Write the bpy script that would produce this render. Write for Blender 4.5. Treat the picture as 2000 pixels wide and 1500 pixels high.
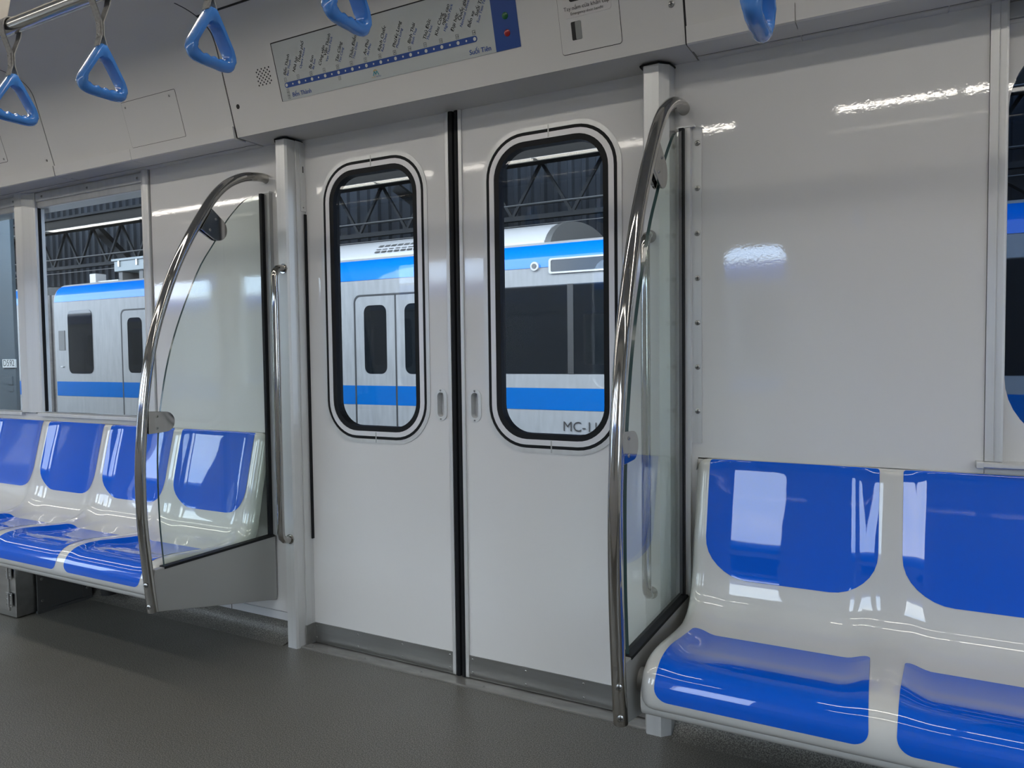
import bpy, bmesh, math, random
from mathutils import Vector, Matrix
from mathutils.geometry import tessellate_polygon
random.seed(7)
C = bpy.context.scene.collection
for o in list(bpy.data.objects): bpy.data.objects.remove(o)
PI = math.pi

# ------------------------------------------------------------------ camera
cam = bpy.data.cameras.new('camera'); camo = bpy.data.objects.new('camera', cam); C.objects.link(camo)
F = Vector((-0.4747853914885013, 0.8790282459498353, -0.04345313396599193))
R = Vector((0.8800473418944221, 0.47472536063810455, -0.012349412600758945))
U = Vector((-0.00977282219590546, 0.04410413574005779, 0.9989791374983513))
camo.matrix_world = Matrix(((R.x, U.x, -F.x, 1.278), (R.y, U.y, -F.y, -2.0), (R.z, U.z, -F.z, 1.05), (0, 0, 0, 1)))
cam.sensor_width = 36; cam.lens = 26.116; cam.clip_start = 0.02; cam.clip_end = 300
bpy.context.scene.camera = camo
sc = bpy.context.scene
sc.view_settings.view_transform = 'Standard'; sc.view_settings.look = 'None'
sc.view_settings.gamma = 1.0; sc.view_settings.use_curve_mapping = False
sc.view_settings.exposure = 0.2
sc.cycles.max_bounces = 10; sc.cycles.transparent_max_bounces = 24
sc.cycles.glossy_bounces = 5; sc.cycles.diffuse_bounces = 6
sc.cycles.caustics_reflective = False; sc.cycles.caustics_refractive = False

# ------------------------------------------------------------------ sky: bright, half covered by soft cloud
SKY = 8.0
w = bpy.data.worlds.new('sky'); sc.world = w; w.use_nodes = True
nt = w.node_tree; nt.nodes.clear()
tc = nt.nodes.new('ShaderNodeTexCoord'); nz = nt.nodes.new('ShaderNodeTexNoise')
nz.inputs['Scale'].default_value = 2.6; nz.inputs['Detail'].default_value = 5
nt.links.new(tc.outputs['Generated'], nz.inputs['Vector'])
rp = nt.nodes.new('ShaderNodeValToRGB')
rp.color_ramp.elements[0].position = .38; rp.color_ramp.elements[0].color = (.50, .66, .95, 1)
rp.color_ramp.elements[1].position = .58; rp.color_ramp.elements[1].color = (.95, .98, 1.04, 1)
nt.links.new(nz.outputs['Fac'], rp.inputs['Fac'])
bgd = nt.nodes.new('ShaderNodeBackground'); bgd.inputs['Strength'].default_value = SKY
nt.links.new(rp.outputs['Color'], bgd.inputs['Color'])
wo = nt.nodes.new('ShaderNodeOutputWorld'); nt.links.new(bgd.outputs[0], wo.inputs['Surface'])
LAMP = 14.5        # emission of the ceiling light strips
LAMP_COL = (1.0, .94, .85)

# ------------------------------------------------------------------ materials
def mat(name, col, rough=.5, metal=0, coat=0, coat_rough=.05, spec=.5, bump=None, noise=None, aniso=0, cior=1.7):
    m = bpy.data.materials.new(name); m.use_nodes = True
    n = m.node_tree; b = n.nodes['Principled BSDF']
    b.inputs['Base Color'].default_value = (*col, 1)
    b.inputs['Roughness'].default_value = rough; b.inputs['Metallic'].default_value = metal
    b.inputs['Coat Weight'].default_value = coat; b.inputs['Coat Roughness'].default_value = coat_rough
    b.inputs['Specular IOR Level'].default_value = spec
    b.inputs['Anisotropic'].default_value = aniso
    if coat: b.inputs['Coat IOR'].default_value = cior
    t = n.nodes.new('ShaderNodeTexCoord')
    if bump:
        sca, st, vec = bump
        mp = n.nodes.new('ShaderNodeMapping'); mp.inputs['Scale'].default_value = vec
        x = n.nodes.new('ShaderNodeTexNoise'); x.inputs['Scale'].default_value = sca; x.inputs['Detail'].default_value = 2
        n.links.new(t.outputs['Object'], mp.inputs['Vector']); n.links.new(mp.outputs[0], x.inputs['Vector'])
        bp = n.nodes.new('ShaderNodeBump'); bp.inputs['Strength'].default_value = st; bp.inputs['Distance'].default_value = .002
        n.links.new(x.outputs['Fac'], bp.inputs['Height'])
        n.links.new(bp.outputs[0], b.inputs['Normal'])
        if coat: n.links.new(bp.outputs[0], b.inputs['Coat Normal'])
    if noise:
        sca, amt, vec = noise
        mp = n.nodes.new('ShaderNodeMapping'); mp.inputs['Scale'].default_value = vec
        x = n.nodes.new('ShaderNodeTexNoise'); x.inputs['Scale'].default_value = sca; x.inputs['Detail'].default_value = 4
        n.links.new(t.outputs['Object'], mp.inputs['Vector']); n.links.new(mp.outputs[0], x.inputs['Vector'])
        r = n.nodes.new('ShaderNodeValToRGB')
        r.color_ramp.elements[0].position = .3; r.color_ramp.elements[0].color = tuple(c*(1-amt) for c in col)+(1,)
        r.color_ramp.elements[1].position = .7; r.color_ramp.elements[1].color = tuple(min(1, c*(1+amt)) for c in col)+(1,)
        n.links.new(x.outputs['Fac'], r.inputs['Fac']); n.links.new(r.outputs['Color'], b.inputs['Base Color'])
    return m
def glass(name, tint, ior=1.3, refl=1.0):
    m = bpy.data.materials.new(name); m.use_nodes = True; n = m.node_tree; n.nodes.clear()
    tr = n.nodes.new('ShaderNodeBsdfTransparent'); tr.inputs['Color'].default_value = (*tint, 1)
    gl = n.nodes.new('ShaderNodeBsdfGlossy'); gl.inputs['Roughness'].default_value = .0; gl.inputs['Color'].default_value = (refl, refl, refl, 1)
    fr = n.nodes.new('ShaderNodeFresnel'); fr.inputs['IOR'].default_value = ior
    # same reflectance from either side of the sheet
    geo = n.nodes.new('ShaderNodeNewGeometry'); mx = n.nodes.new('ShaderNodeMath'); mx.operation = 'MULTIPLY_ADD'
    mx.inputs[1].default_value = 1/ior-ior; mx.inputs[2].default_value = ior
    n.links.new(geo.outputs['Backfacing'], mx.inputs[0]); n.links.new(mx.outputs[0], fr.inputs['IOR'])
    m2 = n.nodes.new('ShaderNodeMath'); m2.operation = 'MINIMUM'; m2.inputs[1].default_value = .8
    n.links.new(fr.outputs[0], m2.inputs[0])
    ms = n.nodes.new('ShaderNodeMixShader'); ou = n.nodes.new('ShaderNodeOutputMaterial')
    n.links.new(m2.outputs[0], ms.inputs[0]); n.links.new(tr.outputs[0], ms.inputs[1]); n.links.new(gl.outputs[0], ms.inputs[2])
    n.links.new(ms.outputs[0], ou.inputs['Surface'])
    return m
def emit(name, col, st):
    m = bpy.data.materials.new(name); m.use_nodes = True; n = m.node_tree; n.nodes.clear()
    e = n.nodes.new('ShaderNodeEmission'); e.inputs['Color'].default_value = (*col, 1); e.inputs['Strength'].default_value = st
    ou = n.nodes.new('ShaderNodeOutputMaterial'); n.links.new(e.outputs[0], ou.inputs['Surface']); return m

M = dict(
 panel=mat('glossy white wall panel', (.69, .69, .685), .38, coat=1, coat_rough=.03, cior=1.8, bump=(140, .022, (1, 1, 1))),
 door=mat('glossy white door skin', (.70, .70, .70), .38, coat=.8, coat_rough=.05, bump=(160, .022, (1, 1, 1))),
 cove=mat('matt white cove panel', (.66, .655, .64), .55, bump=(260, .01, (1, 1, 1))),
 hatch=mat('satin white hatch', (.66, .655, .64), .48),
 alu=mat('anodised aluminium', (.66, .67, .67), .42, .45, noise=(40, .05, (1, 1, .02)), aniso=.4),
 alu_d=mat('grey painted aluminium', (.44, .45, .45), .42, .5),
 steel=mat('polished stainless tube', (.43, .42, .40), .07, 1.0, noise=(60, .06, (1, 1, .05))),
 brushed=mat('brushed stainless sheet', (.50, .50, .49), .32, 1.0, noise=(30, .10, (.06, 1, 1)), bump=(300, .03, (.02, 1, 1))),
 panel_g=mat('grey painted end panel', (.36, .37, .36), .42, .25),
 screw=mat('zinc screw', (.38, .38, .37), .3, 1.0),
 dark=mat('black recess', (.012, .012, .013), .6),
 rubber=mat('black rubber', (.008, .009, .011), .55, spec=.22),
 seat=mat('glossy light grey moulded plastic', (.56, .56, .535), .3, spec=.1, coat=1.0, coat_rough=.02, cior=1.58, bump=(9, .05, (1, 1, 1))),
 blue=mat('glossy blue moulded plastic', (.0, .095, .60), .3, spec=.05, coat=1.0, coat_rough=.015, cior=1.55, bump=(9, .05, (1, 1, 1))),
 hblue=mat('blue plastic handle', (.055, .235, .67), .22, coat=.5, coat_rough=.08),
 strap=mat('grey woven strap', (.30, .295, .28), .7, noise=(200, .15, (1, 1, 1))),
 rail=mat('stainless rail', (.58, .57, .54), .16, 1.0),
 beige=mat('cream painted bracket', (.52, .48, .42), .5),
 glass=glass('clear window glass', (.93, .96, .96)),
 tint=glass('tinted window glass', (.60, .68, .72)),
 tint2=glass('dark tinted window glass', (.34, .40, .47)),
 screen=glass('clear screen glass', (.93, .965, .945)),
 gedge=mat('dark green glass edge', (.03, .06, .06), .15),
 mapw=mat('frosted map face', (.50, .535, .53), .25, coat=.3),
 mapblue=mat('printed dark blue', (.006, .055, .27), .35),
 ink=mat('printed black', (.02, .02, .02), .5),
 inkblue=mat('printed blue', (.01, .06, .28), .5),
 white=mat('printed white', (.62, .64, .62), .5),
 teal=mat('printed teal', (.02, .28, .36), .5), ochre=mat('printed ochre', (.50, .33, .05), .5),
 green=mat('green indicator lens', (.005, .11, .025), .2), red=mat('red indicator lens', (.36, .012, .015), .2),
 sticker=mat('pale sticker', (.70, .68, .67), .25), slot=mat('grey metal latch', (.26, .27, .26), .4, .3),
 lamp=emit('warm white light strip', LAMP_COL, LAMP),
 lampbody=mat('lamp housing', (.6, .6, .58), .4),
 tbody=mat('train body aluminium', (.22, .23, .238), .45, spec=.2, noise=(18, .10, (1, 1, .15))),
 tblue=mat('train blue film', (.0, .14, .62), .3, spec=.1, coat=.35),
 tstripe=mat('train blue stripe', (.0, .085, .31), .3, spec=.08),
 troof=mat('train roof light grey', (.40, .41, .42), .5), tac=mat('air conditioner grey', (.09, .093, .093), .6),
 tglass=mat('dark train glass', (.006, .008, .010), .03, spec=.4), tdark=mat('dark seam', (.016, .018, .02), .6),
 gang=mat('grey brown gangway bellows', (.10, .095, .09), .6, noise=(6, .2, (1, 1, 4))),
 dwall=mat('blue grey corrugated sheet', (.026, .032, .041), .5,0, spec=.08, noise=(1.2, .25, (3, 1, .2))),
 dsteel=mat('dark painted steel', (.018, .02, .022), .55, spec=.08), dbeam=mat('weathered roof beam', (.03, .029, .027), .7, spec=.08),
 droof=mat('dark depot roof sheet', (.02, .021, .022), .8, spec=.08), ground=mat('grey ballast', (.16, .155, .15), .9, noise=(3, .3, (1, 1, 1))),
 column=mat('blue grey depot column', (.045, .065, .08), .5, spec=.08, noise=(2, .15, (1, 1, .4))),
 ringw=mat('pale satin frame', (.74, .74, .76), .35, .2),
 kick=mat('worn steel kick plate', (.30, .30, .295), .30, .9, noise=(20, .15, (.1, 1, 1)), bump=(300, .03, (.02, 1, 1))),
 sill=mat('worn aluminium sill', (.30, .295, .28), .42, .7, noise=(30, .2, (.3, 1, 1))),
 heater=mat('dark grey heater sheet', (.10, .102, .10), .45, .3),
 skirt=mat('white lower wall panel', (.62, .63, .65), .4),
 box=mat('light grey equipment box', (.16, .19, .20), .45),
)
# floor: dark vinyl with fine fleck
mf = mat('dark flecked vinyl floor', (.05, .048, .043), .42); n = mf.node_tree; b = n.nodes['Principled BSDF']
t = n.nodes.new('ShaderNodeTexCoord'); x1 = n.nodes.new('ShaderNodeTexNoise'); x1.inputs['Scale'].default_value = 330; x1.inputs['Detail'].default_value = 1
r1 = n.nodes.new('ShaderNodeValToRGB'); r1.color_ramp.elements[0].position = .40; r1.color_ramp.elements[0].color = (.056, .054, .047, 1)
r1.color_ramp.elements[1].position = .68; r1.color_ramp.elements[1].color = (.205, .20, .178, 1)
n.links.new(t.outputs['Object'], x1.inputs['Vector']); n.links.new(x1.outputs['Fac'], r1.inputs['Fac']); n.links.new(r1.outputs['Color'], b.inputs['Base Color'])
x2 = n.nodes.new('ShaderNodeTexNoise'); x2.inputs['Scale'].default_value = 5; x2.inputs['Detail'].default_value = 5
r2 = n.nodes.new('ShaderNodeMapRange'); r2.inputs['To Min'].default_value = .34; r2.inputs['To Max'].default_value = .52
n.links.new(t.outputs['Object'], x2.inputs['Vector']); n.links.new(x2.outputs['Fac'], r2.inputs['Value']); n.links.new(r2.outputs[0], b.inputs['Roughness'])
bp = n.nodes.new('ShaderNodeBump'); bp.inputs['Strength'].default_value = .12; bp.inputs['Distance'].default_value = .001
n.links.new(x1.outputs['Fac'], bp.inputs['Height']); n.links.new(bp.outputs[0], b.inputs['Normal'])
M['floor'] = mf

# ------------------------------------------------------------------ mesh helpers
class MB:
    def __init__(s): s.v = []; s.f = []; s.mi = []
    def add(s, vs, fs, mi=0):
        k = len(s.v); s.v += [tuple(v) for v in vs]
        for f in fs: s.f.append(tuple(i+k for i in f)); s.mi.append(mi)
        return s
    def box(s, x0, x1, y0, y1, z0, z1, mi=0, mt=None):
        vs = [Vector((x, y, z)) for z in (z0, z1) for y in (y0, y1) for x in (x0, x1)]
        if mt: vs = [mt @ v for v in vs]
        return s.add(vs, [(0, 2, 3, 1), (4, 5, 7, 6), (0, 1, 5, 4), (2, 6, 7, 3), (0, 4, 6, 2), (1, 3, 7, 5)], mi)
    def prism(s, pts, axis, a, b_, mi=0, side=None):
        """closed 2D outline swept along an axis: 'x' pts are (y,z); 'y' pts are (x,z); 'z' pts are (x,y)"""
        def P(p, t): return {'x': (t, p[0], p[1]), 'y': (p[0], t, p[1]), 'z': (p[0], p[1], t)}[axis]
        n_ = len(pts); vs = [P(p, a) for p in pts]+[P(p, b_) for p in pts]
        s.add(vs, [tuple(range(n_))[::-1], tuple(range(n_, 2*n_))], mi)
        k = len(s.v)-2*n_
        for i in range(n_):
            j = (i+1) % n_; s.f.append((k+i, k+j, k+n_+j, k+n_+i)); s.mi.append(mi if side is None else side)
        return s
    def tube(s, path, r, seg=14, mi=0, cap=True):
        P = [Vector(p) for p in path]; rings = []; up = None
        for i, p in enumerate(P):
            d = (P[min(i+1, len(P)-1)]-P[max(i-1, 0)]).normalized()
            if up is None: up = d.orthogonal().normalized()
            else: up = (up-d*up.dot(d)).normalized()
            sd = d.cross(up); rr = r[i] if isinstance(r, (list, tuple)) else r
            rings.append([p+(up*math.cos(2*PI*k/seg)+sd*math.sin(2*PI*k/seg))*rr for k in range(seg)])
        vs = [v for q in rings for v in q]; fs = []
        for i in range(len(P)-1):
            for k in range(seg): fs.append((i*seg+k, i*seg+(k+1) % seg, (i+1)*seg+(k+1) % seg, (i+1)*seg+k))
        if cap: fs += [tuple(range(seg))[::-1], tuple(range((len(P)-1)*seg, len(P)*seg))]
        return s.add(vs, fs, mi)
    def bar(s, p, q, wx, wy, mi=0):
        """square bar between two points"""
        p = Vector(p); q = Vector(q); d = (q-p).normalized(); u_ = Vector((0, 1, 0))
        if abs(d.y) > .9: u_ = Vector((1, 0, 0))
        a = d.cross(u_).normalized(); b2 = a.cross(d)
        vs = [c+a*sx*wx/2+b2*sy*wy/2 for c in (p, q) for sy in (-1, 1) for sx in (-1, 1)]
        return s.add(vs, [(0, 2, 3, 1), (4, 5, 7, 6), (0, 1, 5, 4), (2, 6, 7, 3), (0, 4, 6, 2), (1, 3, 7, 5)], mi)
    def build(s, name, m, parent=None, smooth=None, bevel=0, label=None, seg=2):
        me = bpy.data.meshes.new(name); me.from_pydata(s.v, [], s.f)
        for q in (m if isinstance(m, (list, tuple)) else [m]): me.materials.append(M[q] if isinstance(q, str) else q)
        if any(s.mi): me.polygons.foreach_set('material_index', s.mi)
        bm = bmesh.new(); bm.from_mesh(me); bmesh.ops.recalc_face_normals(bm, faces=bm.faces); bm.to_mesh(me); bm.free()
        if smooth:
            me.polygons.foreach_set('use_smooth', [True]*len(me.polygons)); me.set_sharp_from_angle(angle=math.radians(smooth))
        o = bpy.data.objects.new(name, me); C.objects.link(o)
        if bevel:
            bv = o.modifiers.new('bevel', 'BEVEL'); bv.width = bevel; bv.segments = seg; bv.limit_method = 'ANGLE'; bv.angle_limit = math.radians(35)
            if not smooth:
                me.polygons.foreach_set('use_smooth', [True]*len(me.polygons)); bv.harden_normals = True
        if parent: attach(o, parent)
        if label: o['label'] = label
        return o
def base_of(o):
    v = Vector((0, 0, 0))
    while o: v += o.location; o = o.parent if o.type == 'EMPTY' else None
    return v
def attach(o, p):
    o.parent = p
    if p.type == 'EMPTY': o.matrix_parent_inverse = Matrix.Translation(-p.location)
def tag(o, label=None, cat=None, group=None, kind=None):
    if label: o['label'] = label
    if cat: o['category'] = cat
    if group: o['group'] = group
    if kind: o['kind'] = kind
    return o
def thing(name, loc, label, cat, group=None, kind=None):
    o = bpy.data.objects.new(name, None); C.objects.link(o); o.location = loc; o.empty_display_size = .1
    return tag(o, label, cat, group, kind)
def dup(root, delta, label):
    r = root.copy(); C.objects.link(r); r.location = root.location+Vector(delta); r['label'] = label
    for ch in list(root.children):
        c = ch.copy(); C.objects.link(c); c.parent = r; c.matrix_parent_inverse = ch.matrix_parent_inverse.copy()
        for g in list(ch.children):
            d = g.copy(); C.objects.link(d); d.parent = c; d.matrix_parent_inverse = g.matrix_parent_inverse.copy()
    return r
def rrect(cx, cz, hw, hh, r, n_=10):
    r = min(r, hw, hh); out = []
    for (sx, sz, a0) in ((1, 1, 0), (-1, 1, PI/2), (-1, -1, PI), (1, -1, 3*PI/2)):
        for k in range(n_+1):
            a = a0+PI/2*k/n_; out.append((cx+sx*(hw-r)+r*math.cos(a), cz+sz*(hh-r)+r*math.sin(a)))
    return out
def ring_y(mb, outer, inner, y0, y1, mi=0):
    """frame between two outlines with as many points, extruded along y"""
    n_ = len(outer); vs = []
    for y in (y0, y1):
        vs += [(p[0], y, p[1]) for p in outer]+[(p[0], y, p[1]) for p in inner]
    fs = []
    for i in range(n_):
        j = (i+1) % n_
        fs += [(i, j, n_+j, n_+i), (2*n_+i, 3*n_+i, 3*n_+j, 2*n_+j), (i, 2*n_+i, 2*n_+j, j), (n_+i, n_+j, 3*n_+j, 3*n_+i)]
    return mb.add(vs, fs, mi)
def holed_y(mb, rect, holes, y0, y1, mi=0):
    """rectangular sheet (x0,x1,z0,z1) with holes cut through it, thickness along y"""
    x0, x1, z0, z1 = rect; loops = [[(x0, z0), (x1, z0), (x1, z1), (x0, z1)]]+holes
    tri = tessellate_polygon([[Vector((p[0], p[1], 0)) for p in l] for l in loops])
    flat = [p for l in loops for p in l]; n_ = len(flat)
    vs = [(p[0], y0, p[1]) for p in flat]+[(p[0], y1, p[1]) for p in flat]
    fs = [tuple(t_) for t_ in tri]+[tuple(i+n_ for i in t_) for t_ in tri]; k = 0
    for l in loops:
        m_ = len(l); fs += [(k+i, k+(i+1) % m_, n_+k+(i+1) % m_, n_+k+i) for i in range(m_)]; k += m_
    return mb.add(vs, fs, mi)
def catmull(pts, per):
    P = [Vector(p) for p in pts]; out = []
    for i in range(len(P)-1):
        p0 = P[max(i-1, 0)]; p1 = P[i]; p2 = P[i+1]; p3 = P[min(i+2, len(P)-1)]
        for k in range(per):
            t_ = k/per
            out.append(.5*((2*p1)+(p2-p0)*t_+(2*p0-5*p1+4*p2-p3)*t_**2+(3*p1-p0-3*p2+p3)*t_**3))
    out.append(P[-1].copy()); return out
def text(mb, body, size, mt, mi=0, align='LEFT', shear=0, bold=0):
    cu = bpy.data.curves.new('t', 'FONT'); cu.body = body; cu.size = size; cu.align_x = align; cu.shear = shear
    cu.resolution_u = 3
    o = bpy.data.objects.new('t', cu); C.objects.link(o); dg = bpy.context.evaluated_depsgraph_get()
    me = bpy.data.meshes.new_from_object(o.evaluated_get(dg))
    for dx in ((0,) if not bold else (-bold, 0, bold)):          # heavier strokes: the same glyphs side by side
        mb.add([mt @ (v.co+Vector((dx, dx*.3, dx*.02))) for v in me.vertices], [tuple(p.vertices) for p in me.polygons], mi)
    bpy.data.objects.remove(o); bpy.data.curves.remove(cu); bpy.data.meshes.remove(me)
def disc(mb, c, r, mt, mi=0, seg=14, sx=1):
    mb.add([mt @ Vector((c[0]+r*sx*math.cos(2*PI*k/seg), c[1]+r*math.sin(2*PI*k/seg), c[2] if len(c) > 2 else 0)) for k in range(seg)], [tuple(range(seg))], mi)
# shared screw head: a low dome with a cross slot, facing +z locally
def screw_mesh():
    mb = MB(); seg = 12; prof = [(1, 0), (.95, .22), (.6, .42), (.0, .48)]; vs = []
    for r_, h in prof[:-1]: vs += [(r_*math.cos(2*PI*k/seg), r_*math.sin(2*PI*k/seg), h) for k in range(seg)]
    vs.append((0, 0, .48)); fs = []
    for i in range(2):
        for k in range(seg): fs.append((i*seg+k, i*seg+(k+1) % seg, (i+1)*seg+(k+1) % seg, (i+1)*seg+k))
    for k in range(seg): fs.append((2*seg+k, 2*seg+(k+1) % seg, 3*seg))
    mb.add(vs, fs)
    mb.box(-.6, .6, -.09, .09, .40, .50, 1); mb.box(-.09, .09, -.6, .6, .40, .50, 1)
    me = bpy.data.meshes.new('screw'); me.from_pydata(mb.v, [], mb.f); me.materials.append(M['screw']); me.materials.append(M['dark'])
    me.polygons.foreach_set('material_index', mb.mi); me.polygons.foreach_set('use_smooth', [True]*len(me.polygons)); me.set_sharp_from_angle(angle=math.radians(40))
    return me
SCREW = screw_mesh()
def screw(p, nrm, r, parent, name='screw'):
    o = bpy.data.objects.new(name, SCREW); C.objects.link(o)
    q = Vector(nrm).to_track_quat('Z', 'Y'); o.parent = parent
    off = -parent.location if parent.type == 'EMPTY' else Vector((0, 0, 0))
    o.matrix_basis = Matrix.Translation(Vector(p)+off) @ q.to_matrix().to_4x4() @ Matrix.Diagonal((r, r, r, 1))
    return o
def struct(o, label, cat='trim'): return tag(o, label, cat, kind='structure')

# ================================================================== SETTING
WY = -.02                                   # face of the wall panels; the door skins stand at y = 0
struct(MB().box(-6, 5, -2.72, .06, -.12, 0).build('floor', 'floor'), 'dark grey flecked vinyl floor of the carriage', 'floor')
struct(MB().box(-6, 5, -2.32, -.38, 2.171, 2.30).build('ceiling', 'cove'), 'flat white carriage ceiling above the rail', 'ceiling')
# cove profile
COVE = [(-.141, 1.806), (-.154, 1.853), (-.185, 1.965), (-.214, 2.070), (-.232, 2.118), (-.258, 2.146), (-.295, 2.162), (-.345, 2.171), (-.42, 2.172)]
COVE = [(p.x, p.y) for p in catmull([Vector((a, c, 0)) for a, c in COVE], 3)]
def cove_piece(name, x0, x1, sgn=1, off=0.0):
    pts = [(.10, 1.806+off*0)]+[(y+off, z) for y, z in COVE]+[(-.42, 2.30), (.10, 2.30)]
    if sgn < 0: pts = [(-2.70-y, z) for y, z in pts]
    return MB().prism(pts, 'x', x0, x1)
HY = lambda z: -.141-.2755*(z-1.806)         # leaning face of the header
hd = struct(cove_piece('t', -.800, .774).build('trim_1', 'cove', smooth=30), 'white leaning header panel above the sliding doors', 'header')
sl = struct(cove_piece('t', -1.862, -.806).build('trim_2', 'cove', smooth=30), 'white cove panel above the left bench and wall panel', 'cove panel')
sf = struct(cove_piece('t', -6, -1.868).build('trim_3', 'cove', smooth=30), 'white cove panel at the far left above the windows', 'cove panel')
sr = struct(cove_piece('t', .780, 5).build('trim_4', 'cove', smooth=30), 'white cove panel above the right bench', 'cove panel')
struct(cove_piece('t', -6, 5, -1).build('trim_5', 'cove', smooth=30), 'white cove along the wall behind the viewer', 'cove panel')
gp = MB()
for xa in (-.803, .777, -1.865): gp.prism([(.09, 1.83)]+[(y+.003, z) for y, z in COVE]+[(-.42, 2.29), (.09, 2.29)], 'x', xa-.0045, xa+.0045)
struct(gp.build('trim_6', 'dark'), 'black shadow gaps between the cove panels', 'gap')
def lip(par, x0, x1):
    pts = [(-.10, 1.800), (-.146, 1.800), (-.151, 1.803), (-.1585, 1.842), (-.10, 1.842)]
    MB().prism(pts, 'x', x0, x1).build('lip_strip', 'cove', par)
    MB().box(x0, x1, -.050, -.0485, 1.8056, 1.8062).build('soffit_groove', 'dark', par)
    MB().box(x0, x1, -.047, -.0203, 1.8030, 1.806).build('soffit_strip', 'cove', par)
lip(sl, -1.365, -.806); lip(sl, -1.862, -1.367); lip(sf, -6, -1.868); lip(sr, .780, 1.031); lip(sr, 1.033, 1.340); lip(sr, 1.342, 5)
MB().box(-.80, .774, -.2985, -.2945, 2.158, 2.1635).build('ceiling_seam', 'dark', hd)
# hatches let into the cove
def on_header(x, z, out=0.0):
    return Vector((x, HY(z)-out*.9641, z-out*.2656))
def header_plate(par, name, x0, x1, z0, z1, m, out, r=.004, seam=None, label=None):
    n_ = Vector((0, -.9641, -.2656)); mb = MB(); pts = rrect((x0+x1)/2, (z0+z1)/2, (x1-x0)/2, (z1-z0)/2, r, 4)
    vs = [on_header(px, pz, out) for px, pz in pts]+[on_header(px, pz, -.004) for px, pz in pts]; k = len(pts)
    mb.add(vs, [tuple(range(k))]+[(i, (i+1) % k, k+(i+1) % k, k+i) for i in range(k)])
    if seam:
        g = rrect((x0+x1)/2, (z0+z1)/2, (x1-x0)/2+seam, (z1-z0)/2+seam, r+seam, 4)
        MB().add([on_header(px, pz, .0004) for px, pz in g], [tuple(range(k))]).build('seam', 'dark', par)
    return mb.build(name, m, par, label=label)
header_plate(sl, 'hatch', -1.354, -1.052, 1.846, 2.001, 'hatch', .0012, .004, .0016)
header_plate(sf, 'hatch', -2.50, -2.178, 1.900, 2.010, 'hatch', .0012, .006, .0016)
NH = (0, -.9641, -.2656)
for x, z in ((-1.085, 1.985), (-1.335, 1.983)): screw(on_header(x, z, .001), NH, .0045, sl)
for x, z in ((-2.20, 1.912), (-1.905, 1.870)): screw(on_header(x, z, .001), NH, .005, sf)
screw(on_header(.746, 1.899, .0), NH, .008, hd)
mbh = MB(); disc(mbh, (0, 0), .008, Matrix.Translation(on_header(-.765, 1.900, .0007)) @ Vector(NH).to_track_quat('Z', 'Y').to_matrix().to_4x4(), 0, 16)
mbh.build('key_hole', 'dark', hd)
# speaker perforations
mbp = MB(); mt0 = Vector(NH).to_track_quat('Z', 'Y').to_matrix().to_4x4()
for i in range(4):
    for j in range(8):
        if (i+j) % 2 == 0 or True:
            x = -.648+i*.0165+(.008 if j % 2 else 0); z = 1.946+j*.0066
            disc(mbp, (0, 0), .0030, Matrix.Translation(on_header(x, z, .0007)) @ mt0, 0, 8)
pf = mbp.build('speaker_perforations', 'dark', hd); pf['kind'] = 'stuff'

# --- wall on the door side (mesh pieces are parts of the wall)
wall = thing('wall_front', (0, 0, 0), 'glossy white carriage side wall holding doors and windows', 'wall', kind='structure')
MB().box(-1.441, -.712, WY, .09, .100, 1.806).build('wall_panel', 'panel', wall)
MB().box(.712, 1.421, WY, .09, .100, 1.806).build('wall_panel', 'panel', wall)
MB().box(-6, -1.443, WY+.002, .09, .100, .79).build('wall_panel', 'panel', wall)
MB().box(1.423, 5, WY+.002, .09, .100, .775).build('wall_panel', 'panel', wall)
MB().box(-6, -1.443, .0, .09, 1.735, 1.806).build('wall_panel', 'panel', wall)
MB().box(1.456, 5, .0, .09, 1.76, 1.806).build('wall_panel', 'panel', wall)
MB().box(-6, -.712, WY-.0005, .08, .066, .098).build('skirting_panel', 'skirt', wall)
MB().box(.712, 5, WY-.0005, .08, .066, .098).build('skirting_panel', 'skirt', wall)
MB().box(-1.04, -1.037, WY-.001, .0, .066, .10).build('panel_joint', 'dark', wall)
MB().box(-.712, .712, .050, .09, 0, 1.806).box(-.712, -.61, .03, .06, 0, 1.806).box(.61, .712, .03, .06, 0, 1.806)
def cove_base(x0, x1, nm, lab):
    pts = [(WY+.01, 0), (WY+.01, .068), (WY-.004, .068)]+[(WY-.004-.05*(1-math.cos(a)), .062-.06*math.sin(a)) for a in [PI/2*k/8 for k in range(9)]]+[(WY-.06, 0)]
    struct(MB().prism(pts, 'x', x0, x1).build(nm, 'floor', smooth=40), lab, 'skirting')
cove_base(-6, -.712, 'baseboard_left', 'dark floor covering coved up the wall under the left bench')
cove_base(.712, 5, 'baseboard_right', 'dark floor covering coved up the wall under the right bench')

# --- windows (aluminium frames, sliding track, glass)
def window_left(nm, x0, x1, lab, gm='tint'):
    wn = thing(nm, (x0, 0, .79), lab, 'window', kind='structure')
    MB().box(x0, x1, -.008, .03, 1.763, 1.800).build('upper_rail', 'alu', wn, bevel=.0015)
    MB().box(x0, x1, -.002, .03, 1.737, 1.760).build('glass_track', 'alu', wn, bevel=.0015)
    for k in range(3): screw((x0+.05+k*(x1-x0-.10)/2, -.008, 1.782), (0, -1, 0), .006, wn)
    MB().box(x0, x0+.005, .0, .012, .80, 1.737).build('side_gasket', 'rubber', wn)
    MB().box(x1-.004, x1, .0, .012, .80, 1.737).build('side_gasket', 'rubber', wn)
    MB().box(x0, x1, .012, .018, .795, 1.745).build('glass_pane', gm, wn)
    MB().box(x0, x1, -.036, .03, .780, .796).build('window_sill', 'alu', wn, bevel=.002)
    return wn
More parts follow.
